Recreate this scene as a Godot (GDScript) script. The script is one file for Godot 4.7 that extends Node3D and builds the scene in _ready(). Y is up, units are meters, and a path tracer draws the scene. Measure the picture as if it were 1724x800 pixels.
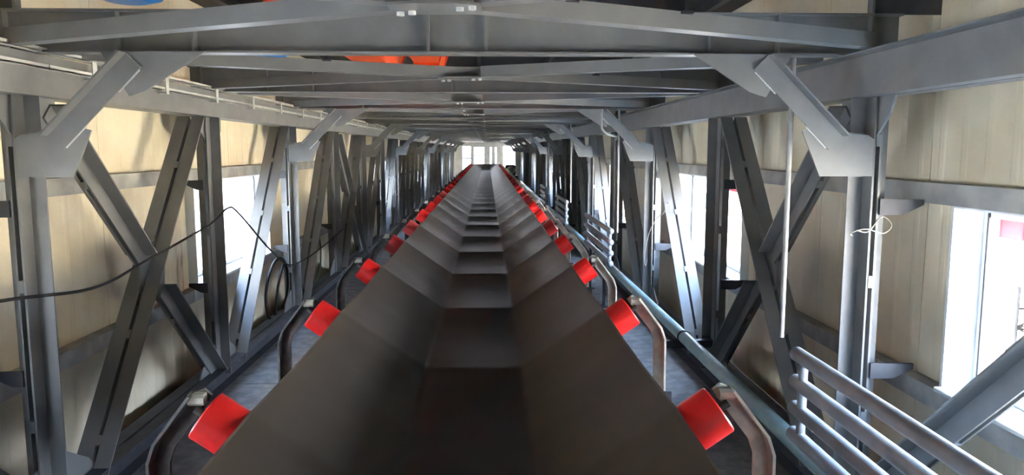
extends Node3D
# Inclined conveyor gallery: two steel trusses, troughed belt, cream sheet walls. Metres, y up, the gallery runs along -z.

const XL := -2.24          # plane of the left truss
const XR := 1.91           # plane of the right truss
const WL := -2.50          # inner face of the left cladding
const WR := 2.24           # inner face of the right cladding
const BAY := 2.4
const Z1 := 3.68           # distance of the first post in view
const FIRST := -2          # first bay (behind the camera)
const LAST := 20           # last post
const CX := -0.06          # middle of the belt
const TOPY := 3.2          # top of the walls
const ORD := ["nearest", "second", "third", "fourth", "fifth", "sixth", "seventh", "eighth", "ninth", "tenth", "eleventh", "twelfth", "thirteenth", "fourteenth", "fifteenth", "sixteenth", "seventeenth", "eighteenth", "nineteenth", "twentieth", "twenty-first", "twenty-second", "twenty-third", "twenty-fourth", "twenty-fifth", "twenty-sixth", "twenty-seventh", "twenty-eighth", "twenty-ninth", "thirtieth", "thirty-first", "thirty-second"]

var M := {}
var cache := {}
var used := {}


# ---------------------------------------------------------------- mesh helpers
class MB:
	var st := SurfaceTool.new()
	var n := 0

	func _init() -> void:
		st.begin(Mesh.PRIMITIVE_TRIANGLES)

	var tint = null          # [a, b, c] vertex colours of the next triangles

	func tri(a: Vector3, b: Vector3, c: Vector3, na := Vector3.ZERO, nb := Vector3.ZERO, nc := Vector3.ZERO) -> void:
		# a, b, c counter-clockwise seen from outside
		var f := (b - a).cross(c - a).normalized()
		var ns := [na if na != Vector3.ZERO else f, nc if nc != Vector3.ZERO else f, nb if nb != Vector3.ZERO else f]
		var ps := [a, c, b]
		for i in 3:
			st.set_normal(ns[i])
			if tint != null:
				st.set_color(tint[[0, 2, 1][i]])
			st.add_vertex(ps[i])
		n += 1

	func quad(a: Vector3, b: Vector3, c: Vector3, d: Vector3) -> void:
		tri(a, b, c)
		tri(a, c, d)

	func box(c: Vector3, s: Vector3, bs := Basis.IDENTITY) -> void:
		var h := s * 0.5
		var p := []
		for i in 8:
			p.append(c + bs * Vector3(h.x if i & 1 else -h.x, h.y if i & 2 else -h.y, h.z if i & 4 else -h.z))
		for f in [[0, 2, 3, 1], [4, 5, 7, 6], [0, 4, 6, 2], [1, 3, 7, 5], [0, 1, 5, 4], [2, 6, 7, 3]]:
			quad(p[f[0]], p[f[1]], p[f[2]], p[f[3]])

	func cbox(c: Vector3, s: Vector3, ch := 0.004) -> void:
		# a box with chamfered edges along its longest side
		var ax := s.max_axis_index()
		var u := (ax + 1) % 3
		var v := (ax + 2) % 3
		var prof := PackedVector2Array()
		var hu: float = s[u] / 2
		var hv: float = s[v] / 2
		for q in [[hu - ch, -hv], [hu, -hv + ch], [hu, hv - ch], [hu - ch, hv], [-hu + ch, hv], [-hu, hv - ch], [-hu, -hv + ch], [-hu + ch, -hv]]:
			prof.append(Vector2(q[0], q[1]))
		var d := Vector3.ZERO
		d[ax] = s[ax] / 2
		var eu := Vector3.ZERO
		eu[u] = 1
		var ev := Vector3.ZERO
		ev[v] = 1
		extrude(prof, c - d, c + d, eu, ev)

	func extrude(prof: PackedVector2Array, p: Vector3, q: Vector3, eu: Vector3, ev: Vector3) -> void:
		# prof counter-clockwise in (eu, ev); swept from p to q
		var flip := eu.cross(ev).dot(q - p) < 0
		var k := prof.size()
		var a := []
		var b := []
		for w in prof:
			a.append(p + eu * w.x + ev * w.y)
			b.append(q + eu * w.x + ev * w.y)
		var area := 0.0
		for i in k:
			area += prof[i].cross(prof[(i + 1) % k])
		if area < 0:
			flip = not flip
		for i in k:
			var j := (i + 1) % k
			if flip:
				quad(a[j], a[i], b[i], b[j])
			else:
				quad(a[i], a[j], b[j], b[i])
		var t := Geometry2D.triangulate_polygon(prof)
		for i in range(0, t.size(), 3):
			var w0: Vector2 = prof[t[i]]
			var ccw := (prof[t[i + 1]] - w0).cross(prof[t[i + 2]] - w0) > 0
			var o := [t[i], t[i + 1], t[i + 2]] if ccw == (eu.cross(ev).dot(q - p) > 0) else [t[i], t[i + 2], t[i + 1]]
			tri(b[o[0]], b[o[1]], b[o[2]])
			tri(a[o[0]], a[o[2]], a[o[1]])

	func tube(path: Array, r: float, sides := 10, cap := true) -> void:
		var k := path.size()
		var rings := []
		var last := Vector3.ZERO
		for i in k:
			var d: Vector3 = (path[mini(i + 1, k - 1)] - path[maxi(i - 1, 0)]).normalized()
			var u: Vector3
			if last == Vector3.ZERO:
				u = d.cross(Vector3.UP if absf(d.y) < 0.9 else Vector3.RIGHT).normalized()
			else:
				u = (last - d * last.dot(d)).normalized()
			last = u
			var v := d.cross(u)
			var ring := []
			for s in sides:
				var a := TAU * s / sides
				ring.append([path[i] + (u * cos(a) + v * sin(a)) * r, u * cos(a) + v * sin(a)])
			rings.append(ring)
		for i in k - 1:
			for s in sides:
				var e := (s + 1) % sides
				var A = rings[i][s]
				var B = rings[i][e]
				var C = rings[i + 1][e]
				var D = rings[i + 1][s]
				tri(A[0], B[0], C[0], A[1], B[1], C[1])
				tri(A[0], C[0], D[0], A[1], C[1], D[1])
		if cap:
			for s in sides:
				var e := (s + 1) % sides
				tri(path[0], rings[0][e][0], rings[0][s][0])
				tri(path[k - 1], rings[k - 1][s][0], rings[k - 1][e][0])

	func lathe(prof: Array, p: Vector3, axis: Vector3, sides := 24) -> void:
		# prof: [distance along axis, radius]; flat shading between rows, smooth around
		var u := axis.cross(Vector3.UP if absf(axis.y) < 0.9 else Vector3.RIGHT).normalized()
		var v := axis.cross(u)
		for i in prof.size() - 1:
			var s0: float = prof[i][0]
			var r0: float = prof[i][1]
			var s1: float = prof[i + 1][0]
			var r1: float = prof[i + 1][1]
			var sl := Vector2(s1 - s0, r1 - r0).normalized()
			for s in sides:
				var w := []
				for e in [s, s + 1]:
					var a: float = TAU * e / sides
					w.append(u * cos(a) + v * sin(a))
				var n0: Vector3 = (w[0] * sl.x - axis * sl.y).normalized()
				var n1: Vector3 = (w[1] * sl.x - axis * sl.y).normalized()
				var a0: Vector3 = p + axis * s0 + w[0] * r0
				var a1: Vector3 = p + axis * s0 + w[1] * r0
				var b0: Vector3 = p + axis * s1 + w[0] * r1
				var b1: Vector3 = p + axis * s1 + w[1] * r1
				if r0 > 1e-6:
					tri(a0, a1, b1, n0, n1, n1)
				if r1 > 1e-6:
					tri(a0, b1, b0, n0, n1, n0)

	func done() -> ArrayMesh:
		return st.commit()


func pv(a: Array) -> PackedVector2Array:
	var r := PackedVector2Array()
	for w in a:
		r.append(Vector2(w[0], w[1]))
	return r


func smooth(pts: Array, step := 0.06) -> Array:
	var c := Curve3D.new()
	for i in pts.size():
		var t: Vector3 = (pts[mini(i + 1, pts.size() - 1)] - pts[maxi(i - 1, 0)]) / 6.0
		c.add_point(pts[i], -t, t)
	c.bake_interval = step
	return Array(c.get_baked_points())


# ---------------------------------------------------------------- object helpers
func numbered(called: String) -> String:
	if not used.has(called):
		used[called] = 0
		return called
	used[called] += 1
	return "%s_%03d" % [called, used[called]]


func tag(o: Node3D, label: String, category: String, group := "") -> Node3D:
	o.set_meta("label", label)
	o.set_meta("category", category)
	o.set_meta("kind", "thing")
	if group:
		o.set_meta("group", group)
	return o


func thing(called: String, label: String, category: String, at := Vector3.ZERO, group := "") -> Node3D:
	var o := Node3D.new()
	o.name = numbered(called)
	add_child(o, true)
	o.position = at
	return tag(o, label, category, group)


func obj(called: String, mesh: Mesh, m: Material, parent: Node3D = null, at := Vector3.ZERO) -> MeshInstance3D:
	var o := MeshInstance3D.new()
	o.mesh = mesh
	o.material_override = m
	o.cast_shadow = GeometryInstance3D.SHADOW_CASTING_SETTING_ON
	if parent:
		o.name = called
		parent.add_child(o, true)
	else:
		o.name = numbered(called)
		add_child(o, true)
	o.position = at
	return o


func struct(called: String, mesh: Mesh, m: Material, label := "", category := "") -> MeshInstance3D:
	var o := obj(called, mesh, m)
	if label:
		tag(o, label, category)
	o.set_meta("kind", "structure")
	return o


func dup(src: Node3D, at: Vector3, label: String, group := "") -> Node3D:
	var o: Node3D = src.duplicate()
	var base: String = str(src.name)
	var cut := RegEx.create_from_string("_\\d{3}$").sub(base, "")
	o.name = numbered(cut)
	add_child(o, true)
	o.position = at
	o.set_meta("label", label)
	if group:
		o.set_meta("group", group)
	return o


func nth(k: int) -> String:
	return "nearest to the camera" if k == 0 else ORD[k] + " from the camera"


func pz(p: int) -> float:
	return -(Z1 + BAY * (p - 1))


# ---------------------------------------------------------------- materials
func noise_tex(freq: float, lo: Color, hi: Color, seed_no: int, oct := 4) -> NoiseTexture2D:
	var f := FastNoiseLite.new()
	f.seed = seed_no
	f.frequency = freq
	f.fractal_octaves = oct
	var g := Gradient.new()
	g.set_color(0, lo)
	g.set_color(1, hi)
	g.set_offset(0, 0.25)
	g.set_offset(1, 0.75)
	var t := NoiseTexture2D.new()
	t.width = 256
	t.height = 256
	t.seamless = true
	t.noise = f
	t.color_ramp = g
	return t


func mat(lo: Color, hi: Color, rough: float, scale := 0.6, metallic := 0.0, freq := 0.02, seed_no := 1) -> StandardMaterial3D:
	var m := StandardMaterial3D.new()
	m.albedo_texture = noise_tex(freq, lo, hi, seed_no)
	m.uv1_triplanar = true
	m.uv1_world_triplanar = true
	m.uv1_scale = Vector3.ONE * scale
	m.roughness = rough
	m.metallic = metallic
	return m


func flat(c: Color, rough := 0.6, metallic := 0.0) -> StandardMaterial3D:
	var m := StandardMaterial3D.new()
	m.albedo_color = c
	m.roughness = rough
	m.metallic = metallic
	return m


func materials() -> void:
	M.steel = mat(Color(0.45, 0.455, 0.45), Color(0.485, 0.49, 0.48), 0.42, 0.7, 0.0, 0.02, 3)
	M.cream = mat(Color(0.86, 0.81, 0.69), Color(0.90, 0.86, 0.75), 0.38, 0.35, 0.0, 0.015, 5)
	M.skin = flat(Color(0.62, 0.64, 0.66), 0.5)
	M.girt = mat(Color(0.58, 0.58, 0.56), Color(0.68, 0.68, 0.65), 0.4, 0.8, 0.0, 0.02, 8)
	M.floor = mat(Color(0.36, 0.36, 0.36), Color(0.48, 0.475, 0.46), 0.5, 0.8, 0.0, 0.03, 9)
	M.belt = mat(Color(0.31, 0.285, 0.25), Color(0.38, 0.35, 0.31), 0.42, 0.5, 0.0, 0.012, 11)
	M.belt.vertex_color_use_as_albedo = true
	M.belt.metallic_specular = 0.28
	M.belt_edge = flat(Color(0.46, 0.42, 0.38), 0.7)
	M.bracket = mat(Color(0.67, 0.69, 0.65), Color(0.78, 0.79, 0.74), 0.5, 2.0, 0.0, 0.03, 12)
	M.left_bracket = mat(Color(0.30, 0.305, 0.30), Color(0.40, 0.40, 0.385), 0.6, 2.0, 0.0, 0.03, 23)  # darker tone of the left wing brackets
	M.dark_steel = mat(Color(0.17, 0.18, 0.20), Color(0.24, 0.25, 0.26), 0.5, 0.8, 0.0, 0.02, 13)
	M.red = mat(Color(0.80, 0.10, 0.10), Color(0.86, 0.15, 0.14), 0.38, 1.5, 0.0, 0.02, 14)
	M.red_faded = mat(Color(0.74, 0.24, 0.24), Color(0.82, 0.32, 0.32), 0.5, 1.5, 0.0, 0.02, 15)
	M.red_dark = mat(Color(0.55, 0.09, 0.11), Color(0.64, 0.14, 0.15), 0.45, 1.5, 0.0, 0.02, 16)
	M.shaft = flat(Color(0.45, 0.45, 0.45), 0.35, 0.8)
	M.black = flat(Color(0.09, 0.09, 0.09), 0.6)
	M.pipe = mat(Color(0.42, 0.52, 0.52), Color(0.50, 0.59, 0.58), 0.38, 1.0, 0.0, 0.02, 17)
	M.register = mat(Color(0.60, 0.625, 0.64), Color(0.69, 0.71, 0.72), 0.36, 1.0, 0.15, 0.02, 18)
	M.white = flat(Color(0.88, 0.89, 0.89), 0.4)
	M.conduit = mat(Color(0.54, 0.54, 0.53), Color(0.62, 0.62, 0.60), 0.45, 1.5, 0.0, 0.02, 24)
	M.wire = flat(Color(0.66, 0.64, 0.58), 0.6)
	M.light_steel = mat(Color(0.76, 0.77, 0.75), Color(0.84, 0.84, 0.81), 0.4, 0.8, 0.0, 0.02, 19)
	M.roof = flat(Color(0.20, 0.185, 0.17), 0.6)
	M.blue = flat(Color(0.08, 0.56, 0.95), 0.4)
	M.orange = flat(Color(0.93, 0.32, 0.10), 0.45)
	M.glass = flat(Color(0.10, 0.12, 0.12, 0.03), 0.02)
	M.glass.transparency = BaseMaterial3D.TRANSPARENCY_ALPHA
	M.ground = mat(Color(0.60, 0.58, 0.54), Color(0.72, 0.70, 0.65), 0.9, 0.05, 0.0, 0.03, 21)
	M.plaster = mat(Color(0.84, 0.82, 0.78), Color(0.90, 0.89, 0.86), 0.8, 0.2, 0.0, 0.03, 22)
	M.roof_red = flat(Color(0.115, 0.024, 0.045), 0.9)
	M.window_dark = flat(Color(0.04, 0.045, 0.06), 0.5)
	M.mast = flat(Color(0.05, 0.05, 0.05), 0.9)
	for k in ["roof_red", "mast", "window_dark"]:
		M[k].metallic_specular = 0.0


# ---------------------------------------------------------------- steel members
func angle_profile(side: float, b: float, s: float, t: float, gap: float) -> PackedVector2Array:
	var g := gap / 2
	return pv([[side * g, 0], [side * (g + b), 0], [side * (g + b), t], [side * (g + t), t], [side * (g + t), s], [side * g, s]])


func double_angle(root: Node3D, p: Vector3, q: Vector3, stem: Vector3, b := 0.085, s := 0.1, t := 0.01, gap := 0.022, cut := []) -> void:
	# two angles back to back, flange at the line pq, stems towards `stem`, spacer plates in the slot
	var d := (q - p).normalized()
	var ev := (stem - d * stem.dot(d)).normalized()
	var eu := Vector3.RIGHT
	var spans := [[p, q]] if cut.is_empty() else [[p, p.lerp(q, cut[0])], [p.lerp(q, cut[1]), q]]
	for sp in spans:
		for side in [-1.0, 1.0]:
			var m := MB.new()
			m.extrude(angle_profile(side, b, s, t, gap), sp[0], sp[1], eu, ev)
			obj("angle_section", m.done(), M.steel, root)
	var L := (q - p).length()
	var k := int(L / 0.62)
	for i in k:
		var f := (i + 0.7) / k
		if not cut.is_empty() and f > cut[0] - 0.03 and f < cut[1] + 0.03:
			continue
		var m := MB.new()
		m.box(p.lerp(q, f) + ev * (s / 2 - 0.002), Vector3(gap + 0.002, s + 0.012, 0.06), Basis(eu, ev, eu.cross(ev)))
		obj("spacer_plate", m.done(), M.steel, root)


func make_post(x: float, out: float) -> Node3D:
	var root := thing("truss_post", "", "post")
	double_angle(root, Vector3(0, 0.1, 0), Vector3(0, 2.205, 0), Vector3(0, 0, 1))
	var wall := WL if out < 0 else WR
	for y in [1.675, 0.845]:
		var m := MB.new()
		var x1 := wall - x - out * 0.09
		m.extrude(pv([[out * 0.02, -0.045], [out * 0.02, 0.035], [x1, 0.03], [x1, 0.005], [x1 - out * 0.1, -0.045]]), Vector3(0, y, 0.10), Vector3(0, y, 0.115), Vector3.RIGHT, Vector3.UP)
		obj("girt_bracket", m.done(), M.dark_steel, root)
	var g := MB.new()
	g.extrude(pv([[-0.28, 2.205], [0.24, 2.205], [0.2, 2.12], [0.05, 1.98], [-0.06, 1.98], [-0.27, 2.1]]), Vector3(-0.006, 0, 0), Vector3(0.006, 0, 0), Vector3(0, 0, 1), Vector3.UP)
	obj("node_plate", g.done(), M.steel, root)
	var f := MB.new()
	f.extrude(pv([[-0.42, 0.165], [0.42, 0.165], [0.36, 0.24], [0.16, 0.36], [-0.16, 0.36], [-0.36, 0.24]]), Vector3(-0.006, 0, 0), Vector3(0.006, 0, 0), Vector3(0, 0, 1), Vector3.UP)
	obj("foot_plate", f.done(), M.steel, root)
	return root


func make_diag(kind: String) -> Node3D:
	# origin: the floor at the near post of the bay
	var root := thing("diagonal_brace", "", "brace")
	if kind == "falling_near":
		double_angle(root, Vector3(0, 2.20, -BAY + 0.34), Vector3(0, 0.13, -0.36), Vector3(0, -1, -0.4), 0.092)
	else:
		var p := Vector3(0, 2.18, -0.22)
		var q := Vector3(0, 0.15, -BAY + 0.08)
		if kind == "rising_near":
			double_angle(root, p, q, Vector3(0, -1, 0.4), 0.092)
		else:
			double_angle(root, p, q, Vector3(0, -1, 0.4), 0.092, 0.1, 0.01, 0.022, [0.445, 0.565])
			var m := MB.new()
			var c := p.lerp(q, 0.505)
			m.extrude(pv([[-0.16, -0.16], [0.12, -0.2], [0.2, -0.1], [0.16, 0.16], [-0.12, 0.2], [-0.2, 0.1]]), c + Vector3(-0.006, 0, 0), c + Vector3(0.006, 0, 0), Vector3(0, 0, 1), Vector3.UP)
			obj("crossing_plate", m.done(), M.steel, root)
	return root


func make_knee(out: float) -> Node3D:
	# in the plane of a frame; origin on the post's axis at the floor; inwards is -out
	var root := thing("knee_brace", "", "brace")
	var i := -out
	var lo := MB.new()
	lo.extrude(pv([[i * 0.03, 2.0], [i * 0.06, 2.02], [i * 0.33, 2.055], [i * 0.385, 2.04], [i * 0.29, 1.82], [i * 0.03, 1.82]]), Vector3(0, 0, 0.104), Vector3(0, 0, 0.116), Vector3.RIGHT, Vector3.UP)
	obj("gusset_plate", lo.done(), M.steel, root)
	var up := MB.new()
	up.extrude(pv([[i * 0.45, 2.403], [i * 0.93, 2.403], [i * 0.65, 2.225], [i * 0.57, 2.2]]), Vector3(0, 0, 0.104), Vector3(0, 0, 0.116), Vector3.RIGHT, Vector3.UP)
	obj("gusset_plate", up.done(), M.steel, root)
	var a := Vector3(i * 0.22, 1.985, 0.117)
	var b := Vector3(i * 0.60, 2.365, 0.117)
	var d := (b - a).normalized()
	var side := Vector3(d.y, -d.x, 0) * i       # towards the inside and down
	var an := MB.new()
	an.extrude(pv([[0.05, 0], [0.05, 0.009], [-0.041, 0.009], [-0.041, 0.075], [-0.05, 0.075], [-0.05, 0]]), a, b, side, Vector3(0, 0, 1))
	obj("angle_section", an.done(), M.steel, root)
	for f in [0.04, 0.72]:
		var w := MB.new()
		for k in 9:
			w.box(a.lerp(b, f + 0.03 * k) + side * 0.052, Vector3(0.008, 0.014, 0.006), Basis(side, d, side.cross(d)))
		obj("weld_bead", w.done(), M.light_steel, root).set_meta("kind", "stuff")
	return root


func make_girder() -> Node3D:
	# I-beam over the chords; origin under its middle at the floor
	var root := thing("roof_girder", "", "beam")
	var x0 := XL - 0.12
	var x1 := XR + 0.12
	var sec := MB.new()
	sec.extrude(pv([[-0.05, 0], [0.05, 0], [0.05, 0.009], [0.004, 0.009], [0.004, 0.191], [0.05, 0.191], [0.05, 0.2], [-0.05, 0.2], [-0.05, 0.191], [-0.004, 0.191], [-0.004, 0.009], [-0.05, 0.009]]), Vector3(x0, 2.407, 0), Vector3(x1, 2.407, 0), Vector3(0, 0, 1), Vector3.UP)
	obj("beam_section", sec.done(), M.steel, root)
	for x in [-2.27, -1.75, -1.39, -0.28, 0.0, 1.09, 1.42, 1.88]:
		for s in [-1.0, 1.0]:
			var p := MB.new()
			p.box(Vector3(x, 2.507, s * 0.0265), Vector3(0.012, 0.181, 0.045))
			obj("stiffener_plate", p.done(), M.steel, root)
	return root


func make_roof_brace(dir: float, split: bool) -> Node3D:
	# angle running diagonally across a bay under the roof; origin: middle of the near frame at the floor
	var root := thing("roof_brace", "", "brace")
	var p := Vector3(XL + 0.12, 2.412, -0.28)
	var q := Vector3(XR - 0.12, 2.412, -BAY + 0.28)
	if dir < 0:
		p = Vector3(XR - 0.12, 2.412, -0.28)
		q = Vector3(XL + 0.12, 2.412, -BAY + 0.28)
	var d := (q - p).normalized()
	var eu := d.cross(Vector3.UP).normalized()
	if eu.z > 0:
		eu = -eu
	var spans := [[p, q]]
	if split:
		spans = [[p, p.lerp(q, 0.468)], [p.lerp(q, 0.532), q]]
	for s in spans:
		var m := MB.new()
		m.extrude(pv([[0, 0], [0.075, 0], [0.075, 0.008], [0.008, 0.008], [0.008, 0.068], [0, 0.068]]), s[0], s[1], eu, Vector3.UP)
		obj("angle_section", m.done(), M.steel, root)
	if not split:
		for f in [0.3, 0.62, 0.74]:
			var cl := MB.new()
			var c := p.lerp(q, f) + Vector3(0, 0.064, 0)
			cl.box(c, Vector3(0.05, 0.012, 0.03))
			cl.box(c + Vector3(0, 0.02, 0), Vector3(0.012, 0.04, 0.012))
			obj("clip", cl.done(), M.dark_steel, root)
	if split:
		var g := MB.new()
		var c := (p + q) / 2
		g.extrude(pv([[-0.15, -0.07], [-0.06, -0.1], [0.06, -0.1], [0.15, -0.07], [0.15, 0.07], [0.06, 0.1], [-0.06, 0.1], [-0.15, 0.07]]), c + Vector3(0, -0.009, 0), c + Vector3(0, -0.001, 0), Vector3.RIGHT, Vector3(0, 0, 1))
		obj("crossing_plate", g.done(), M.steel, root)
		for k in 4:
			var b := MB.new()
			b.lathe([[0, 0], [0, 0.014], [0.012, 0.014], [0.012, 0]], c + Vector3([-0.12, -0.08, 0.08, 0.12][k], -0.021, [-0.055, -0.035, 0.035, 0.055][k]), Vector3.UP, 6)
			obj("bolt", b.done(), M.light_steel, root)
	return root


# ---------------------------------------------------------------- cladding
func panel_mesh(w: float, h: float) -> ArrayMesh:
	var key := "panel %.3f %.3f" % [w, h]
	if cache.has(key):
		return cache[key]
	var prof := []
	var pitch := 0.15
	var k := int(w / pitch)
	var step := w / maxi(k, 1)
	prof.append([0.0, 0.0])
	for i in k:
		var a := step * i
		prof.append([a + step * 0.5 - 0.028, 0.0])
		prof.append([a + step * 0.5 - 0.014, 0.002])
		prof.append([a + step * 0.5 + 0.014, 0.002])
		prof.append([a + step * 0.5 + 0.028, 0.0])
	prof.append([w, 0.0])
	prof.append([w, -0.03])
	prof.append([0.0, -0.03])
	var m := MB.new()
	m.extrude(pv(prof), Vector3.ZERO, Vector3(0, h, 0), Vector3(0, 0, 1), Vector3(1, 0, 0))
	cache[key] = m.done()
	return cache[key]


func has_window(b: int, side: float) -> bool:
	return b in ([-1, 0, 2, 6, 10, 14, 17] if side < 0 else [-2, 0, 2, 4, 8, 11, 15])  # near bays out of view hold windows added for fill light


func win_span(b: int, side: float) -> Array:
	# near and far z of the opening in bay b
	if b == 0 and side < 0:
		return [pz(0) - 0.12, pz(0) - 1.75]  # opening out of view, sized to light the nearest left post
	return [pz(b) - 0.12, pz(b + 1) + (0.30 if b == 0 else 0.16)]


const WY0 := 0.80
const WY1 := 1.70


func make_wall(side: float) -> void:
	var x := WL if side < 0 else WR
	var skin := MB.new()
	var xs := x + side * 0.055
	var pieces := []
	var top := TOPY
	for b in range(FIRST, LAST):
		var za := pz(b)
		var zb := pz(b + 1)
		if has_window(b, side):
			var w := win_span(b, side)
			pieces.append([za, zb, 0.0, WY0])
			pieces.append([za, zb, WY1, top])
			pieces.append([za, w[0], WY0, WY1])
			pieces.append([w[1], zb, WY0, WY1])
		else:
			pieces.append([za, zb, 0.0, top])
	for p in pieces:
		skin.box(Vector3(xs, (p[2] + p[3]) / 2, (p[0] + p[1]) / 2), Vector3(0.045, p[3] - p[2], absf(p[1] - p[0]) + 0.001))
	var wall := struct("wall_left" if side < 0 else "wall_right", skin.done(), M.skin, "cream ribbed sheet wall on the %s side of the gallery" % ("left" if side < 0 else "right"), "wall")
	for p in pieces:
		var L := absf(p[1] - p[0])
		var n := 2 if L > 1.3 else 1
		for i in n:
			var w := L / n - 0.006
			var o := obj("wall_panel", panel_mesh(w, p[3] - p[2] - 0.004), M.cream, wall)
			var zfar: float = p[0] - (L / n) * (i + 1) + 0.003
			if side < 0:
				o.position = Vector3(x, p[2] + 0.002, zfar)
			else:
				o.rotation.y = PI
				o.position = Vector3(x, p[2] + 0.002, zfar + w)


func make_windows() -> void:
	var n := 0
	for side in [-1.0, 1.0]:
		var x := WL if side < 0 else WR
		var k := 0
		for b in range(FIRST, LAST):
			if not has_window(b, side):
				continue
			n += 1
			var w := win_span(b, side)
			var zc: float = (w[0] + w[1]) / 2
			var L: float = w[0] - w[1]
			var root := Node3D.new()
			root.name = "window_%d" % n
			add_child(root)
			root.position = Vector3(x, 0, zc)
			var vis := k - (1 if side > 0 else 2)
			var what := "window in the %s wall, %s" % ["left" if side < 0 else "right", nth(maxi(vis, 0))] if vis >= 0 else "added window in the %s wall, out of view" % ["left" if side < 0 else "right"]
			root.set_meta("label", "white framed " + what)
			root.set_meta("category", "window")
			root.set_meta("kind", "structure")
			k += 1
			# lining of the opening
			var li := MB.new()
			var dx: float = side * 0.03
			for e in [-1.0, 1.0]:
				li.box(Vector3(dx, (WY0 + WY1) / 2, e * (L / 2 - 0.011)), Vector3(0.2, WY1 - WY0 - 0.002, 0.02))
			li.box(Vector3(dx, WY1 - 0.011, 0), Vector3(0.2, 0.02, L - 0.044))
			obj("window_lining", li.done(), M.white, root)
			var si := MB.new()
			si.cbox(Vector3(dx - side * 0.02, WY0 + 0.012, 0), Vector3(0.24, 0.024, L - 0.044), 0.005)
			obj("window_sill", si.done(), M.light_steel, root)
			var fr := MB.new()
			var fx: float = side * 0.10
			for e in [-1.0, 0.0, 1.0]:
				fr.box(Vector3(fx, (WY0 + WY1) / 2 + 0.002, e * (L / 2 - 0.042)), Vector3(0.045, WY1 - WY0 - 0.048, 0.04))
			for y in [WY0 + 0.045, WY1 - 0.042]:
				fr.box(Vector3(fx, y, 0), Vector3(0.046, 0.04, L - 0.05))
			obj("window_frame", fr.done(), M.white, root)
			var se := MB.new()
			for e in [-1.0, 1.0]:
				se.box(Vector3(fx - side * 0.026, (WY0 + WY1) / 2, e * (L / 2 - 0.058)), Vector3(0.008, WY1 - WY0 - 0.08, 0.010))
			obj("window_seal", se.done(), M.black, root)
			for e in [-1.0, 1.0]:
				var g := MB.new()
				g.box(Vector3(fx, (WY0 + WY1) / 2, e * (L / 4 - 0.01)), Vector3(0.005, WY1 - WY0 - 0.1, L / 2 - 0.08))
				obj("window_pane", g.done(), M.glass, root)


func make_girts() -> void:
	for side in [-1.0, 1.0]:
		var x := (WL + 0.045) if side < 0 else (WR - 0.045)
		var sn := "left" if side < 0 else "right"
		for lvl in 2:
			var y: float = [0.75, 1.74][lvl]
			var ln: String = ["lower", "upper"][lvl]
			var c := 0
			var b := FIRST
			while b < LAST:
				var e := mini(b + 4, LAST)
				var m := MB.new()
				var h := 0.05
				var i: float = -side
				# channel with lips, open towards the floor side
				m.extrude(pv([[-0.04 * i, -h], [0.04 * i, -h], [0.04 * i, h], [-0.04 * i, h], [-0.04 * i, h - 0.006], [0.034 * i, h - 0.006], [0.034 * i, -h + 0.006], [-0.04 * i, -h + 0.006]]), Vector3(x, y, pz(b) - 0.004), Vector3(x, y, pz(e) + 0.004), Vector3.RIGHT, Vector3.UP)
				var lab := "%s grey wall girt along the %s cladding, length %s" % [ln, sn, nth(c)]
				tag(obj("wall_girt", m.done(), M.girt), lab, "girt", "girts of the side walls")
				c += 1
				b = e


# ---------------------------------------------------------------- conveyor
func belt_y(z: float) -> float:
	var t := fposmod((-z - 1.86) / 1.2, 1.0)
	var d := 1.2 * minf(t, 1.0 - t)
	return -0.009 * pow(sin(PI * t), 2.0) - 0.0025 * (1.0 - exp(-pow(d / 0.05, 2.0)))


func belt_section(off: float, thick: float) -> Array:
	# half-section from the middle out: [x, y] of the belt's upper face
	var pts := []
	var a := 0.185
	for i in 5:
		pts.append(Vector2(a * i / 4.0, 1.03))
	for i in 5:
		var t := (i + 1) / 5.0
		var ang := deg_to_rad(35.0) * t
		pts.append(Vector2(a + 0.05 * sin(ang), 1.03 + 0.05 * (1 - cos(ang))))
	var l: Vector2 = pts[-1]
	for i in 6:
		pts.append(l + Vector2(0.819, 0.574) * 0.412 * (i + 1) / 6.0)
	var r := []
	for p in pts:
		r.append(Vector2(p.x, p.y + off))
	if thick > 0:
		for i in r.size():
			r[i].y -= thick
	return r


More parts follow.
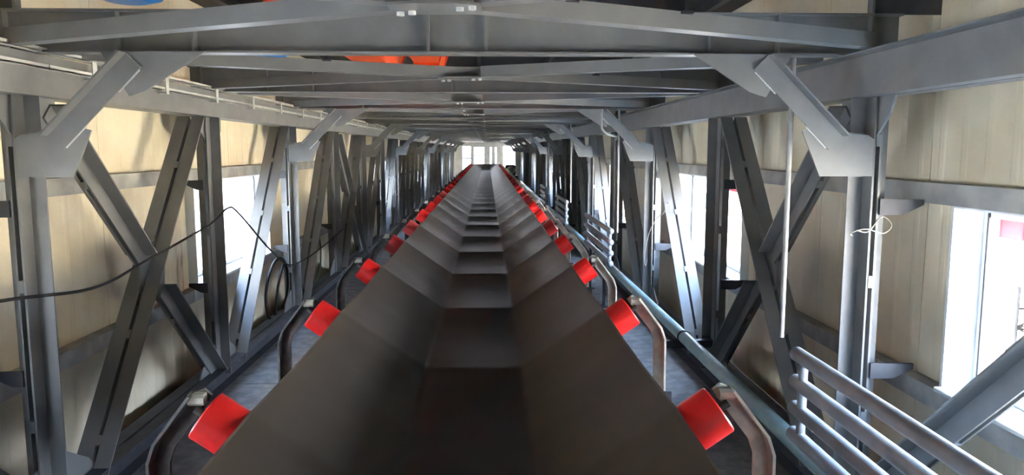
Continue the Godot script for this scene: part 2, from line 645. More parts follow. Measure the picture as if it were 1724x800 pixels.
func make_belt() -> void:
	var root := thing("conveyor_belt", "long black rubber trough belt running down the middle of the gallery", "belt")
	var zs := []
	for k in range(-3, 29):
		for d in [-0.45, -0.28, -0.16, -0.10, -0.07, -0.045, -0.025, -0.01, 0.0, 0.01, 0.025, 0.045, 0.07, 0.10, 0.16, 0.28, 0.45]:
			zs.append(-(1.86 + 1.2 * k + d))
	var half := belt_section(0, 0)
	var sec := []
	for i in range(half.size() - 1, 0, -1):
		sec.append(Vector2(-half[i].x, half[i].y))
	for p in half:
		sec.append(p)
	var m := MB.new()
	var k := sec.size()
	var P := []
	for zz in zs:
		var row := []
		for p in sec:
			row.append(Vector3(CX + p.x, lerpf(p.y + belt_y(zz), 1.262, smoothstep(33.6, 36.9, -zz)), zz))
		P.append(row)
	var N := []
	for j in zs.size():
		var row := []
		for i in k:
			var du: Vector3 = P[j][mini(i + 1, k - 1)] - P[j][maxi(i - 1, 0)]
			var dv: Vector3 = P[mini(j + 1, zs.size() - 1)][i] - P[maxi(j - 1, 0)][i]
			row.append(du.cross(-dv).normalized() * -1.0 if du.cross(dv).y < 0 else du.cross(dv).normalized())
		N.append(row)
	var t := 0.012
	# tint across the belt: dark middle strip, lighter wings
	var cross_tint := func(x: float) -> Color:
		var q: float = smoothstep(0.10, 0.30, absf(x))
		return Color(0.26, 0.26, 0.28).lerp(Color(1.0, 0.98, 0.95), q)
	for j in zs.size() - 1:
		for i in k - 1:
			var a: Vector3 = P[j][i]
			var b: Vector3 = P[j][i + 1]
			var c: Vector3 = P[j + 1][i + 1]
			var d: Vector3 = P[j + 1][i]
			var ca: Color = cross_tint.call(sec[i].x)
			var cb: Color = cross_tint.call(sec[i + 1].x)
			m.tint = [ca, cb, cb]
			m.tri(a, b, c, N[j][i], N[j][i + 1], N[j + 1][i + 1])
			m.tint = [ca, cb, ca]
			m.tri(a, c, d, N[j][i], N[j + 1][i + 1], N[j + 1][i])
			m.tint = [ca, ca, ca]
			var e := [a - N[j][i] * t, b - N[j][i + 1] * t, c - N[j + 1][i + 1] * t, d - N[j + 1][i] * t]
			m.tri(e[0], e[2], e[1])
			m.tri(e[0], e[3], e[2])
	obj("belt_carcass", m.done(), M.belt, root)
	for s in [0, k - 1]:
		var g := MB.new()
		for j in zs.size() - 1:
			var sg := -1.0 if s == 0 else 1.0
			var o := Vector3(sg * 0.003, 0.002, 0)
			var a: Vector3 = P[j][s] + o
			var b: Vector3 = P[j + 1][s] + o
			var c: Vector3 = P[j + 1][s] - N[j + 1][s] * t + o
			var d: Vector3 = P[j][s] - N[j][s] * t + o
			var a2: Vector3 = P[j][s] + Vector3(-sg * 0.004, 0, 0)
			var b2: Vector3 = P[j + 1][s] + Vector3(-sg * 0.004, 0, 0)
			if sg > 0:
				g.quad(a, d, c, b)
				g.quad(a2, a, b, b2)
			else:
				g.quad(a, b, c, d)
				g.quad(a, a2, b2, b)
		obj("belt_edge", g.done(), M.belt_edge, root)


func make_roller(side: float) -> Node3D:
	# wing roller; origin at its outer end on the axis
	var root := thing("belt_roller", "", "roller")
	var ax := Vector3(-side * 0.819, -0.574, 0)
	var m := MB.new()
	var r := 0.0665
	m.lathe([[0.0, 0.05], [0.0, r - 0.004], [0.004, r], [0.40, r], [0.404, r - 0.004], [0.404, 0.0]], Vector3.ZERO, ax, 32)
	obj("shell", m.done(), M.red, root)
	var c := MB.new()
	c.lathe([[0.006, 0.0], [0.006, 0.05]], Vector3.ZERO, ax, 24)
	obj("end_cap", c.done(), M.black, root)
	var s := MB.new()
	s.lathe([[-0.028, 0.0], [-0.028, 0.011], [0.01, 0.011]], Vector3.ZERO, ax, 12)
	obj("shaft", s.done(), M.shaft, root)
	return root


func make_frame() -> Node3D:
	# idler frame: cross angle, bent wing brackets, inner brackets, middle roller
	var root := thing("idler_support", "", "idler")
	var c := MB.new()
	c.extrude(pv([[-0.04, 0], [0.04, 0], [0.04, 0.008], [-0.032, 0.008], [-0.032, 0.06], [-0.04, 0.06]]), Vector3(-0.84, 0.868, 0), Vector3(0.84, 0.868, 0), Vector3(0, 0, -1), Vector3.UP)
	obj("cross_angle", c.done(), M.dark_steel, root)
	for s in [-1.0, 1.0]:
		var b := MB.new()
		b.extrude(pv([[s * 0.655, 1.318], [s * 0.675, 1.335], [s * 0.70, 1.325], [s * 0.795, 1.20], [s * 0.812, 1.15], [s * 0.815, 0.876], [s * 0.775, 0.876], [s * 0.772, 1.14], [s * 0.757, 1.18], [s * 0.685, 1.275]]), Vector3(0, 0, -0.03), Vector3(0, 0, -0.018), Vector3.RIGHT, Vector3.UP)
		# flange along the outer edge
		for e in [[[0.70, 1.325], [0.795, 1.20]], [[0.795, 1.20], [0.812, 1.15]], [[0.812, 1.15], [0.815, 0.876]]]:
			var p := Vector3(s * e[0][0], e[0][1], 0.0)
			var q := Vector3(s * e[1][0], e[1][1], 0.0)
			var d := (q - p).normalized()
			b.box((p + q) / 2 + Vector3(0, 0, -0.004), Vector3(0.008, (q - p).length() + 0.004, 0.052), Basis(d.cross(Vector3(0, 0, 1)), d, Vector3(0, 0, 1)))
		obj("wing_bracket", b.done(), M.bracket if s > 0 else M.left_bracket, root)
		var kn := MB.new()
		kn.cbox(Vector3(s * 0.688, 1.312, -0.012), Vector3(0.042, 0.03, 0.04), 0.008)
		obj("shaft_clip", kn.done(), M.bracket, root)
		var n := MB.new()
		n.box(Vector3(s * 0.215, 0.926, 0), Vector3(0.01, 0.1, 0.04))
		obj("inner_bracket", n.done(), M.bracket, root)
	var r := MB.new()
	r.lathe([[-0.18, 0.0], [-0.18, 0.0625], [-0.176, 0.0665], [0.176, 0.0665], [0.18, 0.0625], [0.18, 0.0]], Vector3(0, 0.950, 0), Vector3.RIGHT, 24)
	obj("middle_roller", r.done(), M.red, root)
	return root


func make_conveyor() -> void:
	make_belt()
	var fr := make_frame()
	var rl := make_roller(-1.0)
	var rr := make_roller(1.0)
	for k in range(-2, 27):
		var z := -(1.86 + 1.2 * k)
		var tail: String = nth(k) if k >= 0 else ["just behind the camera", "farther behind the camera"][-1 - k]
		var fl: String = "light grey idler support with bent brackets, " + tail
		if k == -2:
			fr.position = Vector3(CX, 0, z)
			fr.set_meta("label", fl)
			fr.set_meta("group", "idler supports of the conveyor")
		else:
			dup(fr, Vector3(CX, 0, z), fl, "idler supports of the conveyor")
		for s in [-1, 1]:
			var src: Node3D = rl if s < 0 else rr
			var tone := "red"
			if k in [3, 12]:
				tone = "red_dark" if s < 0 else "red"
			elif k in [4, 8, 13]:
				tone = "red_faded" if s < 0 else "red_dark"
			elif k in [7, 10, 11, 15]:
				tone = "red_dark" if s > 0 else "red"
			elif k > 13 and k % 3 == 0:
				tone = "red_faded"
			var lab := "%s roller under the %s belt edge, %s" % [{"red": "bright red", "red_dark": "dark dusty red", "red_faded": "faded pinkish red"}[tone], "left" if s < 0 else "right", tail]
			var at := Vector3(CX + s * 0.668, 1.273, z)
			var o: Node3D
			if k == -2:
				o = src
				o.position = at
				o.set_meta("label", lab)
				o.set_meta("group", "red rollers along the belt")
			else:
				o = dup(src, at, lab, "red rollers along the belt")
			(o.get_node("shell") as MeshInstance3D).material_override = M[tone]
	# stringers, in lengths of 9.6 m
	for s in [-1.0, 1.0]:
		for i in 4:
			var m := MB.new()
			var za := 2.0 - 9.75 * i
			m.extrude(pv([[0, 0], [s * 0.06, 0], [s * 0.06, 0.008], [s * 0.008, 0.008], [s * 0.008, 0.132], [s * 0.06, 0.132], [s * 0.06, 0.14], [0, 0.14]]), Vector3(CX + s * 0.72, 0.727, za), Vector3(CX + s * 0.72, 0.727, za - 9.74), Vector3.RIGHT, Vector3.UP)
			tag(obj("conveyor_stringer", m.done(), M.dark_steel), "dark steel channel carrying the %s side of the conveyor, length %s" % ["left" if s < 0 else "right", nth(i)], "stringer", "stringers of the conveyor")
	var leg: Node3D
	for i in 16:
		var z := 0.05 - 2.4 * i - 0.6
		var lab := "dark steel trestle under the conveyor, " + nth(i)
		if i == 0:
			leg = thing("conveyor_trestle", lab, "trestle", Vector3(CX, 0, z), "trestles of the conveyor")
			for s in [-1.0, 1.0]:
				var m := MB.new()
				m.extrude(pv([[-0.03, -0.03], [0.03, -0.03], [0.03, -0.022], [-0.022, -0.022], [-0.022, 0.03], [-0.03, 0.03]]), Vector3(s * 0.75, 0.02, 0), Vector3(s * 0.75, 0.727, 0), Vector3.RIGHT, Vector3(0, 0, -1))
				obj("upright", m.done(), M.dark_steel, leg)
				var f := MB.new()
				f.box(Vector3(s * 0.75, 0.01, 0), Vector3(0.14, 0.02, 0.14))
				obj("foot", f.done(), M.dark_steel, leg)
			var c := MB.new()
			c.box(Vector3(0, 0.35, 0.035), Vector3(1.52, 0.05, 0.008))
			obj("cross_tie", c.done(), M.dark_steel, leg)
		else:
			dup(leg, Vector3(CX, 0, z), lab)
	# head end
	var hd := thing("head_drum", "dark head drum where the far end of the belt turns over", "drum", Vector3(CX, 0, -37.1))
	var m := MB.new()
	m.lathe([[-0.6, 0.0], [-0.6, 0.24], [-0.58, 0.26], [0.58, 0.26], [0.6, 0.24], [0.6, 0.0]], Vector3(0, 0.985, 0), Vector3.RIGHT, 32)
	obj("shell", m.done(), M.belt, hd)
	for s in [-1.0, 1.0]:
		var b := MB.new()
		b.extrude(pv([[-0.35, 0], [0.35, 0], [0.16, 1.1], [-0.16, 1.1]]), Vector3(s * 0.66, 0, 0), Vector3(s * 0.72, 0, 0), Vector3(0, 0, 1), Vector3.UP)
		obj("bearing_stand", b.done(), M.dark_steel, hd)
	# drive unit beside the head
	var dr := thing("drive_unit", "dark drive machine standing right of the far belt end", "machine", Vector3(1.15, 0, -36.4))
	var d1 := MB.new()
	d1.cbox(Vector3(0, 0.35, 0), Vector3(0.7, 0.7, 1.6), 0.03)
	obj("base", d1.done(), M.dark_steel, dr)
	var d2 := MB.new()
	d2.cbox(Vector3(0, 0.95, -0.3), Vector3(0.5, 0.5, 0.7), 0.05)
	obj("gearbox", d2.done(), M.dark_steel, dr)
	var d3 := MB.new()
	d3.lathe([[0, 0], [0, 0.17], [0.03, 0.19], [0.55, 0.19], [0.6, 0.15], [0.6, 0]], Vector3(0, 0.95, 0.06), Vector3(0, 0, 1), 20)
	obj("motor", d3.done(), M.register, dr)


# ---------------------------------------------------------------- services
func make_register(z_far: float, z_near: float, label: String) -> void:
	var root := thing("heating_register", label, "radiator", Vector3(1.45, 0, (z_far + z_near) / 2), "four-pipe heating registers on the right")
	var h := (z_near - z_far) / 2
	for y in [0.998, 0.866, 0.738, 0.612]:
		var m := MB.new()
		m.lathe([[0, 0], [0.003, 0.016], [0.01, 0.027], [0.02, 0.034], [h * 2 - 0.02, 0.034], [h * 2 - 0.01, 0.027], [h * 2 - 0.003, 0.016], [h * 2, 0]], Vector3(0, y, -h), Vector3(0, 0, 1), 20)
		obj("pipe", m.done(), M.register, root)
	for z in [-h + 0.1, h - 0.1]:
		for y in [0.932, 0.802, 0.675]:
			var m := MB.new()
			m.tube([Vector3(0, y - 0.045, z), Vector3(0, y + 0.045, z)], 0.021, 12, false)
			obj("connector", m.done(), M.register, root)
		var a := MB.new()
		a.box(Vector3(0, 0.29, z - signf(z) * 0.4), Vector3(0.035, 0.58, 0.035))
		a.box(Vector3(0, 0.006, z - signf(z) * 0.4), Vector3(0.12, 0.012, 0.12))
		obj("stand", a.done(), M.dark_steel, root)


func make_services() -> void:
	make_register(-3.36, -1.0, "large grey four-pipe heating register under the nearest right window")
	make_register(-10.78, -8.55, "second grey four-pipe heating register along the right truss, smaller in view")
	make_register(-15.4, -13.4, "third grey four-pipe heating register along the right truss, partly hidden by posts")
	make_register(-19.9, -18.2, "farthest grey four-pipe heating register along the right truss")
	# green supply pipe
	var root := thing("supply_pipe", "long grey-green pipe running low along the right walkway", "pipe", Vector3(1.6, 0, 0))
	var m := MB.new()
	m.tube([Vector3(0, 0.43, 2.0), Vector3(0, 0.43, -35.0)], 0.048, 20)
	obj("pipe_run", m.done(), M.pipe, root)
	for p in [-1, 2, 4, 6, 8, 10, 12]:
		var z := pz(p) + 0.2
		var c := MB.new()
		c.lathe([[0, 0.047], [0, 0.056], [0.018, 0.056], [0.018, 0.047]], Vector3(0, 0.43, z + 0.04), Vector3(0, 0, -1), 20)
		obj("clamp_ring", c.done(), M.black, root)
		var s := MB.new()
		s.box(Vector3(0.06, 0.352, z - 0.06), Vector3(0.40, 0.06, 0.06))
		s.box(Vector3(0.24, 0.352, z - 0.13), Vector3(0.05, 0.05, 0.14))
		obj("support_bracket", s.done(), M.dark_steel, root)
	# hanging conduits by the right knee braces
	var names := ["nearest right knee brace", "second right knee brace", "third right knee brace", "fourth right knee brace"]
	for i in 4:
		var z := pz(1 + 2 * i) + 0.04
		var c := MB.new()
		c.tube([Vector3(0, 2.395, 0), Vector3(0, 1.0, 0)], 0.013, 12)
		tag(obj("conduit", c.done(), M.conduit, null, Vector3(1.497, 0, z)), "thin grey conduit hanging straight down beside the " + names[i], "conduit", "conduits hanging at the right knee braces")
	var bent := MB.new()
	bent.tube(smooth([Vector3(1.26, 2.39, -8.2), Vector3(1.26, 2.24, -8.2), Vector3(1.27, 2.17, -8.2), Vector3(1.34, 2.12, -8.25), Vector3(1.5, 2.1, -8.6), Vector3(1.62, 2.08, -9.3), Vector3(1.66, 1.98, -9.6), Vector3(1.66, 0.9, -9.65)], 0.04), 0.014, 10)
	tag(obj("bent_conduit", bent.done(), M.conduit), "thin grey conduit bent round the second right knee brace and running down", "conduit")
	# cable tray along the left chord
	var b := FIRST
	var k := 0
	while b < 17:
		var e := mini(b + 3, 17)
		var za := pz(b)
		var zb := pz(e)
		var t := thing("cable_tray", "narrow light grey cable tray along the left top chord, length %s" % nth(k), "cable tray", Vector3(XL + 0.13, 0, 0), "lengths of cable tray on the left chord")
		for y in [2.335, 2.412]:
			var r := MB.new()
			r.box(Vector3(0, y, (za + zb) / 2), Vector3(0.04, 0.008, za - zb - 0.01))
			r.box(Vector3(0.018, y + 0.006, (za + zb) / 2), Vector3(0.004, 0.024, za - zb - 0.01))
			obj("rail", r.done(), M.light_steel, t)
		var n := int((za - zb) / 0.8)
		for i in n:
			var h := MB.new()
			var z := za - (i + 0.45) * (za - zb) / n
			h.box(Vector3(0.024, 2.37, z), Vector3(0.006, 0.12, 0.045))
			h.box(Vector3(0.0, 2.315, z), Vector3(0.05, 0.006, 0.045))
			obj("hanger", h.done(), M.light_steel, t)
		k += 1
		b = e
	# cables
	var c1 := MB.new()
	c1.tube(smooth([Vector3(-2.06, 1.42, -1.9), Vector3(-2.05, 1.32, -3.1), Vector3(-2.05, 1.235, -3.87), Vector3(-2.05, 1.29, -4.5), Vector3(-2.05, 1.40, -5.5), Vector3(-2.05, 1.49, -5.9), Vector3(-2.05, 1.43, -6.15), Vector3(-2.05, 1.03, -6.95), Vector3(-2.08, 0.76, -7.7), Vector3(-2.1, 0.70, -8.4), Vector3(-2.1, 0.72, -9.4), Vector3(-2.1, 0.8, -10.7)]), 0.008, 8)
	tag(obj("sagging_cable", c1.done(), M.black), "thin black cable sagging from post to post along the left truss", "cable")
	var coil := MB.new()
	var pts := []
	for i in 30:
		var a := -PI / 2 + 0.35 + (TAU - 0.5) * i / 29.0
		pts.append(Vector3(-2.30 + 0.02 * sin(a), 0.43 + 0.34 * sin(a), -8.05 - 0.42 * cos(a)))
	pts.append(Vector3(-2.29, 0.30, -7.95))
	pts.append(Vector3(-2.28, 0.52, -8.05))
	pts.append(Vector3(-2.27, 0.68, -8.2))
	coil.tube(smooth(pts, 0.04), 0.016, 8)
	tag(obj("cable_coil", coil.done(), M.black), "loose loop of thick black cable leaning on the left wall by the third post", "cable")
	var c3 := MB.new()
	c3.tube(smooth([Vector3(-2.30, 0.18, -9.3), Vector3(-2.3, 0.5, -9.5), Vector3(-2.28, 0.85, -9.9), Vector3(-2.3, 0.6, -10.2), Vector3(-2.3, 0.3, -10.1), Vector3(-2.29, 0.2, -9.7), Vector3(-2.29, 0.45, -9.4), Vector3(-2.3, 0.75, -9.7)], 0.04), 0.009, 8)
	tag(obj("green_cable", c3.done(), flat(Color(0.18, 0.32, 0.26), 0.5)), "tangled green cable on the left wall behind the fourth bay", "cable")
	var w1 := MB.new()
	w1.tube(smooth([Vector3(1.79, 1.53, -3.55), Vector3(1.76, 1.55, -3.5), Vector3(1.82, 1.57, -3.48), Vector3(1.93, 1.545, -3.52), Vector3(1.99, 1.58, -3.56), Vector3(1.95, 1.62, -3.58), Vector3(1.87, 1.55, -3.55), Vector3(1.80, 1.56, -3.52)], 0.02), 0.003, 6)
	tag(obj("white_wire", w1.done(), M.wire), "thin white wire twisted round the nearest right post", "wire")
	var w2 := MB.new()
	w2.tube(smooth([Vector3(1.83, 1.33, -7.3), Vector3(1.84, 1.42, -7.45), Vector3(1.83, 1.30, -7.6), Vector3(1.82, 1.2, -7.9), Vector3(1.81, 1.0, -8.2), Vector3(1.81, 0.75, -8.38), Vector3(1.82, 0.62, -8.37), Vector3(1.83, 0.7, -8.33)], 0.03), 0.004, 6)
	tag(obj("white_wire", w2.done(), M.wire), "thin white wire dangling between the third right post and its diagonal", "wire")


# ---------------------------------------------------------------- roof, floor, ends
func make_floor() -> void:
	var z0 := pz(FIRST)
	var z1 := pz(LAST)
	var base := MB.new()
	base.box(Vector3((WL + WR) / 2, -0.09, (z0 + z1) / 2), Vector3(WR - WL + 0.2, 0.16, z0 - z1))
	var fl := struct("floor", base.done(), M.dark_steel, "dark grey plate floor of the gallery", "floor")
	for b in range(FIRST, LAST):
		for i in 4:
			var x0: float = [WL, -1.35, CX, 1.15][i]
			var x1: float = [-1.35, CX, 1.15, WR][i]
			var m := MB.new()
			m.box(Vector3((x0 + x1) / 2, -0.005, 0), Vector3(x1 - x0 - 0.008, 0.01, BAY - 0.008))
			obj("floor_plate", m.done(), M.floor, fl, Vector3(0, 0, (pz(b) + pz(b + 1)) / 2))
	var rng := RandomNumberGenerator.new()
	rng.seed = 4
	var places := [Vector3(1.3, 0, -4.35), Vector3(1.18, 0, -5.3), Vector3(1.42, 0, -4.75), Vector3(1.3, 0, -6.4), Vector3(1.0, 0, -5.0)]
	var looks := ["pale scrap of board lying on the right walkway floor", "dark crumb of rubble on the right walkway near the belt", "dark scrap on the right walkway beside the pipe", "small dark lump on the far right walkway", "small grey lump on the right walkway under the belt edge"]
	for i in places.size():
		var m := MB.new()
		var s: float = [0.12, 0.07, 0.08, 0.06, 0.07][i]
		m.extrude(pv([[-s * 0.5, -s * 0.3], [s * 0.4, -s * 0.4], [s * 0.5, s * 0.2], [s * 0.1, s * 0.45], [-s * 0.4, s * 0.3]]), Vector3(0, 0, 0), Vector3(0, 0.012 + s * 0.2, 0), Vector3.RIGHT, Vector3(0, 0, -1))
		tag(obj("floor_debris", m.done(), M.plaster if i == 0 else M.black, null, places[i]), looks[i], "debris")


func make_roof() -> void:
	var z1 := pz(LAST)
	var start := pz(FIRST)
	var xm := (WL + WR) / 2
	var ridge := 3.5
	var root := Node3D.new()
	root.name = "ceiling"
	add_child(root)
	tag(root, "dark ribbed sheet roof above the steel girders", "ceiling")
	root.set_meta("kind", "structure")
	var hw := (WR - WL) / 2 + 0.12
	var slope := Vector2(hw, ridge - TOPY).normalized()
	var z := start
	while z > z1:
		var L := minf(1.2, z - z1)
		for s in [-1.0, 1.0]:
			var prof := []
			var k := 6
			for i in k:
				var a := L * i / k
				prof.append([a, 0.0])
				prof.append([a + L / k * 0.5, 0.0])
				prof.append([a + L / k * 0.6, 0.03])
				prof.append([a + L / k * 0.9, 0.03])
			prof.append([L, 0.0])
			prof.append([L, -0.012])
			prof.append([0, -0.012])
			var m := MB.new()
			m.extrude(pv(prof), Vector3(xm, ridge, z), Vector3(xm + s * hw, TOPY, z), Vector3(0, 0, -1), Vector3(s * slope.y, slope.x, 0))
			obj("roof_sheet", m.done(), M.roof, root)
		z -= 1.2
	var px := [-2.2, -1.2, -0.13, 0.95, 1.95]
	var pn := ["left edge", "left half", "ridge", "right half", "right edge"]
	for i in 5:
		var y: float = ridge - (ridge - TOPY) * absf(px[i] - xm) / hw - 0.09
		var m := MB.new()
		m.extrude(pv([[-0.03, 0], [0.03, 0], [0.03, 0.006], [-0.024, 0.006], [-0.024, 0.074], [0.03, 0.074], [0.03, 0.08], [-0.03, 0.08]]), Vector3(px[i], y - 0.005, start), Vector3(px[i], y - 0.005, z1 + 0.02), Vector3.RIGHT, Vector3.UP)
		tag(obj("roof_purlin", m.done(), M.dark_steel), "dark steel purlin under the roof sheets along the " + pn[i], "purlin", "roof purlins")


func make_end() -> void:
	# the far end: posts, rails and open bays in a light wall
	var z := pz(LAST) - 0.06
	var m := MB.new()
	var rects := [[WL - 0.1, -1.62, 0, TOPY], [-1.08, -0.86, 0, TOPY], [-1.62, -1.08, 2.16, TOPY], [-1.62, -1.08, 0, 0.1], [-0.86, -0.2, 2.1, TOPY], [-0.86, -0.2, 0, 0.95], [-0.2, 0.2, 0, TOPY], [0.3, 0.53, 0, TOPY], [0.63, 1.08, 0, TOPY], [0.2, 0.3, 2.1, TOPY], [0.53, 0.63, 2.1, TOPY], [0.2, 0.3, 0, 1.0], [0.53, 0.63, 0, 1.0], [1.08, 2.1, 2.16, TOPY], [1.08, 2.1, 0, 0.3], [2.1, WR + 0.1, 0, TOPY], [-1.62, -1.08, 1.35, 1.42], [-0.86, -0.2, 1.55, 1.62]]
	for r in rects:
		m.box(Vector3((r[0] + r[1]) / 2, (r[2] + r[3]) / 2, z), Vector3(r[1] - r[0], r[3] - r[2], 0.1))
	struct("wall_end", m.done(), M.plaster, "pale end wall with bright openings at the far end of the gallery", "wall")


func make_back() -> void:
	var m := MB.new()
	m.box(Vector3((WL + WR) / 2, 1.75, pz(FIRST) + 0.03), Vector3(WR - WL + 0.2, 3.5, 0.05))  # unseen wall, added to cut the light from behind
	struct("wall_back", m.done(), M.roof, "added dark wall shutting out light behind the camera", "wall")


func make_upper_things() -> void:
	var bl := ["bright blue round drum hanging under the roof at the upper left corner", "second blue round drum hanging under the roof, farther along the left"]
	for i in 2:
		var d := thing("blue_drum", bl[i], "drum", Vector3([-2.20, -2.42][i] + 0.08 * i, [2.845, 2.90][i], [-4.75, -8.1][i]), "blue drums under the roof")
		var m := MB.new()
		m.lathe([[0, 0.0], [0.005, 0.12], [0.03, 0.2], [0.07, 0.235], [0.2, 0.235], [0.215, 0.2], [0.215, 0.0]], Vector3.ZERO, Vector3.UP, 28)
		obj("shell", m.done(), M.blue, d)
		var hk := MB.new()
		hk.box(Vector3(0, 0.26, 0), Vector3(0.04, 0.1, 0.04))
		obj("hanger", hk.done(), M.dark_steel, d)
	var k := 0
	for t in [[-1.20, -4.75, 4.2, 0.46, "longer orange trough with sloping sides above the girders, left of the ridge"], [-0.62, -7.0, 1.6, 0.36, "shorter orange trough above the second girder beside the longer one"]]:
		var c := thing("orange_trough", t[4], "trough", Vector3(t[0], 2.84, t[1]), "orange troughs above the girders")
		var h: float = t[3] / 2
		var tr := MB.new()
		tr.extrude(pv([[-h * 0.7, 0], [h * 0.7, 0], [h, 0.24], [-h, 0.24]]), Vector3.ZERO, Vector3(0, 0, -t[2]), Vector3.RIGHT, Vector3.UP)
		obj("shell", tr.done(), M.orange, c)
		for z in [-0.02, -t[2] * 0.5, -t[2] + 0.02]:
			var f := MB.new()
			f.extrude(pv([[-h * 0.7, -0.03], [h * 0.7, -0.03], [h + 0.03, 0.24], [h, 0.24], [h * 0.7 - 0.01, 0.0], [-h * 0.7 + 0.01, 0.0], [-h, 0.24], [-h - 0.03, 0.24]]), Vector3(0, 0, z + 0.015), Vector3(0, 0, z - 0.015), Vector3.RIGHT, Vector3.UP)
			obj("rib", f.done(), M.orange, c)
			var hs := MB.new()
			hs.box(Vector3(0, 0.40, z), Vector3(0.03, 0.32, 0.02))
			obj("hanger_strap", hs.done(), M.dark_steel, c)
		k += 1
	var bd := thing("bulkhead_panel", "dark upright panel closing the roof space beyond the orange troughs", "panel", Vector3(0, 0, pz(4)))
	var p := MB.new()
	p.box(Vector3(-0.15, 2.86, 0), Vector3(4.0, 0.5, 0.03))
	obj("sheet", p.done(), M.roof, bd)
	for x in [-1.5, -0.5, 0.5, 1.4]:
		var r := MB.new()
		r.box(Vector3(x, 2.86, 0.03), Vector3(0.05, 0.5, 0.03))
		obj("rib", r.done(), M.dark_steel, bd)


func make_closers() -> void:
	for side in [-1.0, 1.0]:
		var x := XL if side < 0 else XR
		var w := (WL + 0.01 - x) if side < 0 else (WR - 0.01 - x)
		var root := thing("closing_plate", "dark steel plate between the %s end of the nearest girder and the roof" % ("left" if side < 0 else "right"), "plate", Vector3(x, 0, pz(1)))
		var m := MB.new()
		m.box(Vector3(w / 2 + side * 0.0, 2.88, 0), Vector3(absf(w) + 0.04, 0.54, 0.012))
		obj("sheet", m.done(), M.dark_steel, root)
		var e := MB.new()
		e.box(Vector3(-side * 0.03, 2.88, 0.02), Vector3(0.012, 0.54, 0.05))
		obj("edge_stiffener", e.done(), M.steel, root)


func make_outside() -> void:
	var g := MB.new()
	g.box(Vector3(0, -9.5, -30), Vector3(400, 1, 400))
	struct("ground", g.done(), M.ground, "pale sunlit ground far below the gallery windows", "ground")
	var h := thing("warehouse", "long white warehouse with a red roof seen through the right windows", "building", Vector3(26, -9, -58))
	var w := MB.new()
	w.box(Vector3(0, 3.75, 0), Vector3(11.4, 7.5, 68))
	obj("wall", w.done(), M.plaster, h)
	var r := MB.new()
	r.box(Vector3(0, 7.9, 0), Vector3(12.0, 0.7, 68.6))
	obj("roof", r.done(), M.roof_red, h)
	for i in 12:
		var q := MB.new()
		q.box(Vector3(-5.72, 6.2, 33.0 - 5.4 * i), Vector3(0.08, 1.4, 1.6))
		obj("window", q.done(), M.window_dark, h)
	var bk := thing("bounce_hall", "added tall white hall bouncing sunlight in through the right windows", "building", Vector3(56, -9, -60))  # added reflector, throws sunlight onto the left inner wall
	var bw := MB.new()
	bw.box(Vector3(0, 6.5, 0), Vector3(20, 13, 170))
	obj("wall", bw.done(), M.plaster, bk)
	var br := MB.new()
	br.box(Vector3(0, 13.2, 0), Vector3(20.6, 0.4, 170.6))
	obj("roof", br.done(), M.roof, bk)
	var l := thing("sun_blocker", "added tall pale block keeping the sun off the left windows", "building", Vector3(-20, -9, -12))  # added only to block direct sun from the left windows
	var lw := MB.new()
	lw.box(Vector3(0, 15, 0), Vector3(12, 30, 84))
	obj("wall", lw.done(), M.plaster, l)
	var lr := MB.new()
	lr.box(Vector3(0, 30.2, 0), Vector3(12.6, 0.4, 84.6))
	obj("roof", lr.done(), M.roof_red, l)
	for i in 14:
		var q := MB.new()
		q.box(Vector3(6.02, 11.2, 38.0 - 5.8 * i), Vector3(0.08, 2.0, 2.4))
		obj("window", q.done(), M.window_dark, l)
	var t := thing("lattice_mast", "grey service mast with cross arms outside the nearest right window", "mast", Vector3(7.423, -9, -10))
	var p := MB.new()
	p.box(Vector3(0, 4.52, 0), Vector3(0.09, 9.04, 0.09))
	obj("pole", p.done(), M.mast, t)
	for i in 5:
		var a := MB.new()
		a.box(Vector3(0.25, 8.72 - 0.3 * i, 0), Vector3(0.7, 0.025, 0.03))
		obj("arm", a.done(), M.mast, t)
	for i in 4:
		var a := MB.new()
		a.tube([Vector3(0.04, 8.45, 0), Vector3(0.6, 8.15 + 0.2 * i, 0.1)], 0.015, 6)
		obj("strut", a.done(), M.mast, t)


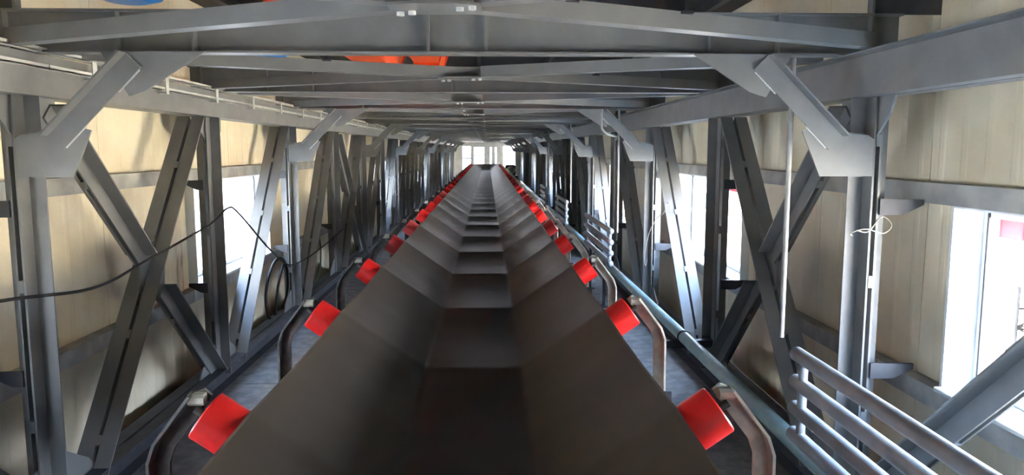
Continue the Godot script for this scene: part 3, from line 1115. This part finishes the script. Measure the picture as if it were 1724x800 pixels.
func _ready() -> void:
	# camera
	var cam := Camera3D.new()
	cam.name = "camera"
	add_child(cam)
	cam.position = Vector3(0, 1.95, 0)
	cam.rotation_degrees = Vector3(-6.7793, -1.9186, 0)
	cam.fov = rad_to_deg(2.0 * atan(400.0 / 1245.0))
	cam.near = 0.05
	cam.far = 600.0
	cam.current = true
	# sky and exposure
	var env := Environment.new()
	env.background_mode = Environment.BG_SKY
	var sm := ProceduralSkyMaterial.new()
	sm.sky_top_color = Color(0.60, 0.72, 0.90)
	sm.sky_horizon_color = Color(0.95, 0.96, 1.0)
	sm.sky_curve = 0.2
	sm.ground_bottom_color = Color(0.55, 0.52, 0.46)
	sm.ground_horizon_color = Color(0.80, 0.82, 0.84)
	sm.sky_energy_multiplier = 1.8
	var sky := Sky.new()
	sky.sky_material = sm
	env.sky = sky
	env.tonemap_mode = Environment.TONE_MAPPER_LINEAR
	env.tonemap_exposure = 20.0
	env.sdfgi_enabled = true
	env.ssao_enabled = true
	env.ssil_enabled = true
	var we := WorldEnvironment.new()
	we.name = "sky"
	we.environment = env
	add_child(we)
	# sun, on the left and behind the camera; the added block on the left keeps it off the gallery
	var sun := DirectionalLight3D.new()
	sun.name = "sun"
	add_child(sun)
	sun.look_at_from_position(Vector3.ZERO, Vector3(0.62, -0.66, -0.42), Vector3.UP)
	sun.light_energy = 6.0
	sun.light_color = Color(1.0, 0.94, 0.84)
	sun.light_angular_distance = 0.6
	sun.shadow_enabled = true

	materials()
	make_outside()
	make_floor()
	make_wall(-1.0)
	make_wall(1.0)
	make_windows()
	make_roof()
	make_end()
	make_back()
	make_girts()
	# chords
	for side in [-1.0, 1.0]:
		var x := XL if side < 0 else XR
		var sn := "left" if side < 0 else "right"
		var b := FIRST
		var c := 0
		while b < LAST:
			var e := mini(b + 6, LAST)
			var za := pz(b)
			var zb := pz(e) + 0.004
			var t := MB.new()
			for s in [-1.0, 1.0]:
				t.extrude(pv([[s * 0.008, 0], [s * 0.095, 0], [s * 0.095, 0.010], [s * 0.095, 0.198], [s * 0.008, 0.198], [s * 0.008, 0.19], [s * 0.087, 0.19], [s * 0.087, 0.010], [s * 0.008, 0.010]]), Vector3(x, 2.207, za), Vector3(x, 2.207, zb), Vector3.RIGHT, Vector3.UP)
			if side > 0:
				t.box(Vector3(x - 0.135, 2.402, (za + zb) / 2), Vector3(0.08, 0.008, za - zb))
			tag(obj("top_chord", t.done(), M.steel), "deep grey steel top chord of the %s truss, length %s" % [sn, nth(c)], "beam", "top chords of the trusses")
			var m := MB.new()
			for s in [-1.0, 1.0]:
				m.extrude(pv([[s * 0.008, 0], [s * 0.1, 0], [s * 0.1, 0.010], [s * 0.018, 0.010], [s * 0.018, 0.15], [s * 0.1, 0.15], [s * 0.1, 0.16], [s * 0.008, 0.16]]), Vector3(x, 0.002, za), Vector3(x, 0.002, zb), Vector3.RIGHT, Vector3.UP)
			tag(obj("bottom_chord", m.done(), M.dark_steel), "dark steel bottom chord along the floor of the %s truss, length %s" % [sn, nth(c)], "beam", "bottom chords of the trusses")
			b = e
			c += 1
	# posts, diagonals, knees
	for side in [-1.0, 1.0]:
		var x := XL if side < 0 else XR
		var sn := "left" if side < 0 else "right"
		var post := make_post(x, side)
		for p in range(-1, LAST):
			var lab := "grey double-angle steel post of the %s truss, %s" % [sn, nth(p - 1)] if p > 0 else "grey steel post of the %s truss %s" % [sn, "beside the camera" if p == 0 else "behind the camera"]
			if p == -1:
				post.position = Vector3(x, 0, pz(p))
				post.set_meta("label", lab)
				post.set_meta("group", "posts of the %s truss" % sn)
			else:
				dup(post, Vector3(x, 0, pz(p)), lab)
		var fall := make_diag("falling_near")
		var cross := make_diag("crossed")
		var rise := make_diag("rising_near")
		var nf := 0
		for b in range(1, LAST):
			var lab := "grey diagonal brace leaning up and away between %s posts, %s" % [sn, nth(nf)]
			var o: Node3D = fall if b == 1 else dup(fall, Vector3.ZERO, lab)
			o.position = Vector3(x, 0, pz(b))
			o.set_meta("label", lab)
			o.set_meta("group", "diagonals of the %s truss" % sn)
			nf += 1
		cross.position = Vector3(x, 0, pz(1))
		cross.set_meta("label", "grey diagonal crossing behind another to form the X of the %s truss" % sn)
		rise.position = Vector3(x, 0, pz(0))
		rise.set_meta("label", "grey diagonal in the nearest %s bay rising towards the camera" % sn)
		if side < 0:
			dup(cross, Vector3(x, 0, pz(4)), "dark diagonal falling away in the fourth bay of the left truss")
		var knee := make_knee(side)
		for i in 10:
			var p := 1 + 2 * i
			var lab := "grey angle knee brace with gusset plates on the %s, %s" % [sn, nth(i)]
			var o: Node3D = knee if i == 0 else dup(knee, Vector3.ZERO, lab)
			o.position = Vector3(x, 0, pz(p))
			o.set_meta("label", lab)
			o.set_meta("group", "knee braces of the %s side" % sn)
	# roof steel
	var gir := make_girder()
	for p in range(0, LAST):
		var lab := "grey I-beam girder across the roof with stiffener plates, %s" % nth(p - 1) if p > 0 else "grey I-beam roof girder just above the camera"
		var o: Node3D = gir if p == 0 else dup(gir, Vector3.ZERO, lab)
		o.position = Vector3(0, 0, pz(p))
		o.set_meta("label", lab)
		o.set_meta("group", "roof girders")
	var ba := make_roof_brace(1.0, false)
	var bb := make_roof_brace(-1.0, true)
	for b in range(0, LAST):
		for d in 2:
			var src: Node3D = ba if d == 0 else bb
			var lab := "grey diagonal roof brace running away towards the %s, roof bay %s" % [["right", "left"][d], nth(b)]
			var o: Node3D = src if b == 0 else dup(src, Vector3.ZERO, lab)
			o.position = Vector3(0, 0, pz(b))
			o.set_meta("label", lab)
			o.set_meta("group", "diagonal roof braces")
	make_conveyor()
	make_services()
	make_upper_things()
	make_closers()
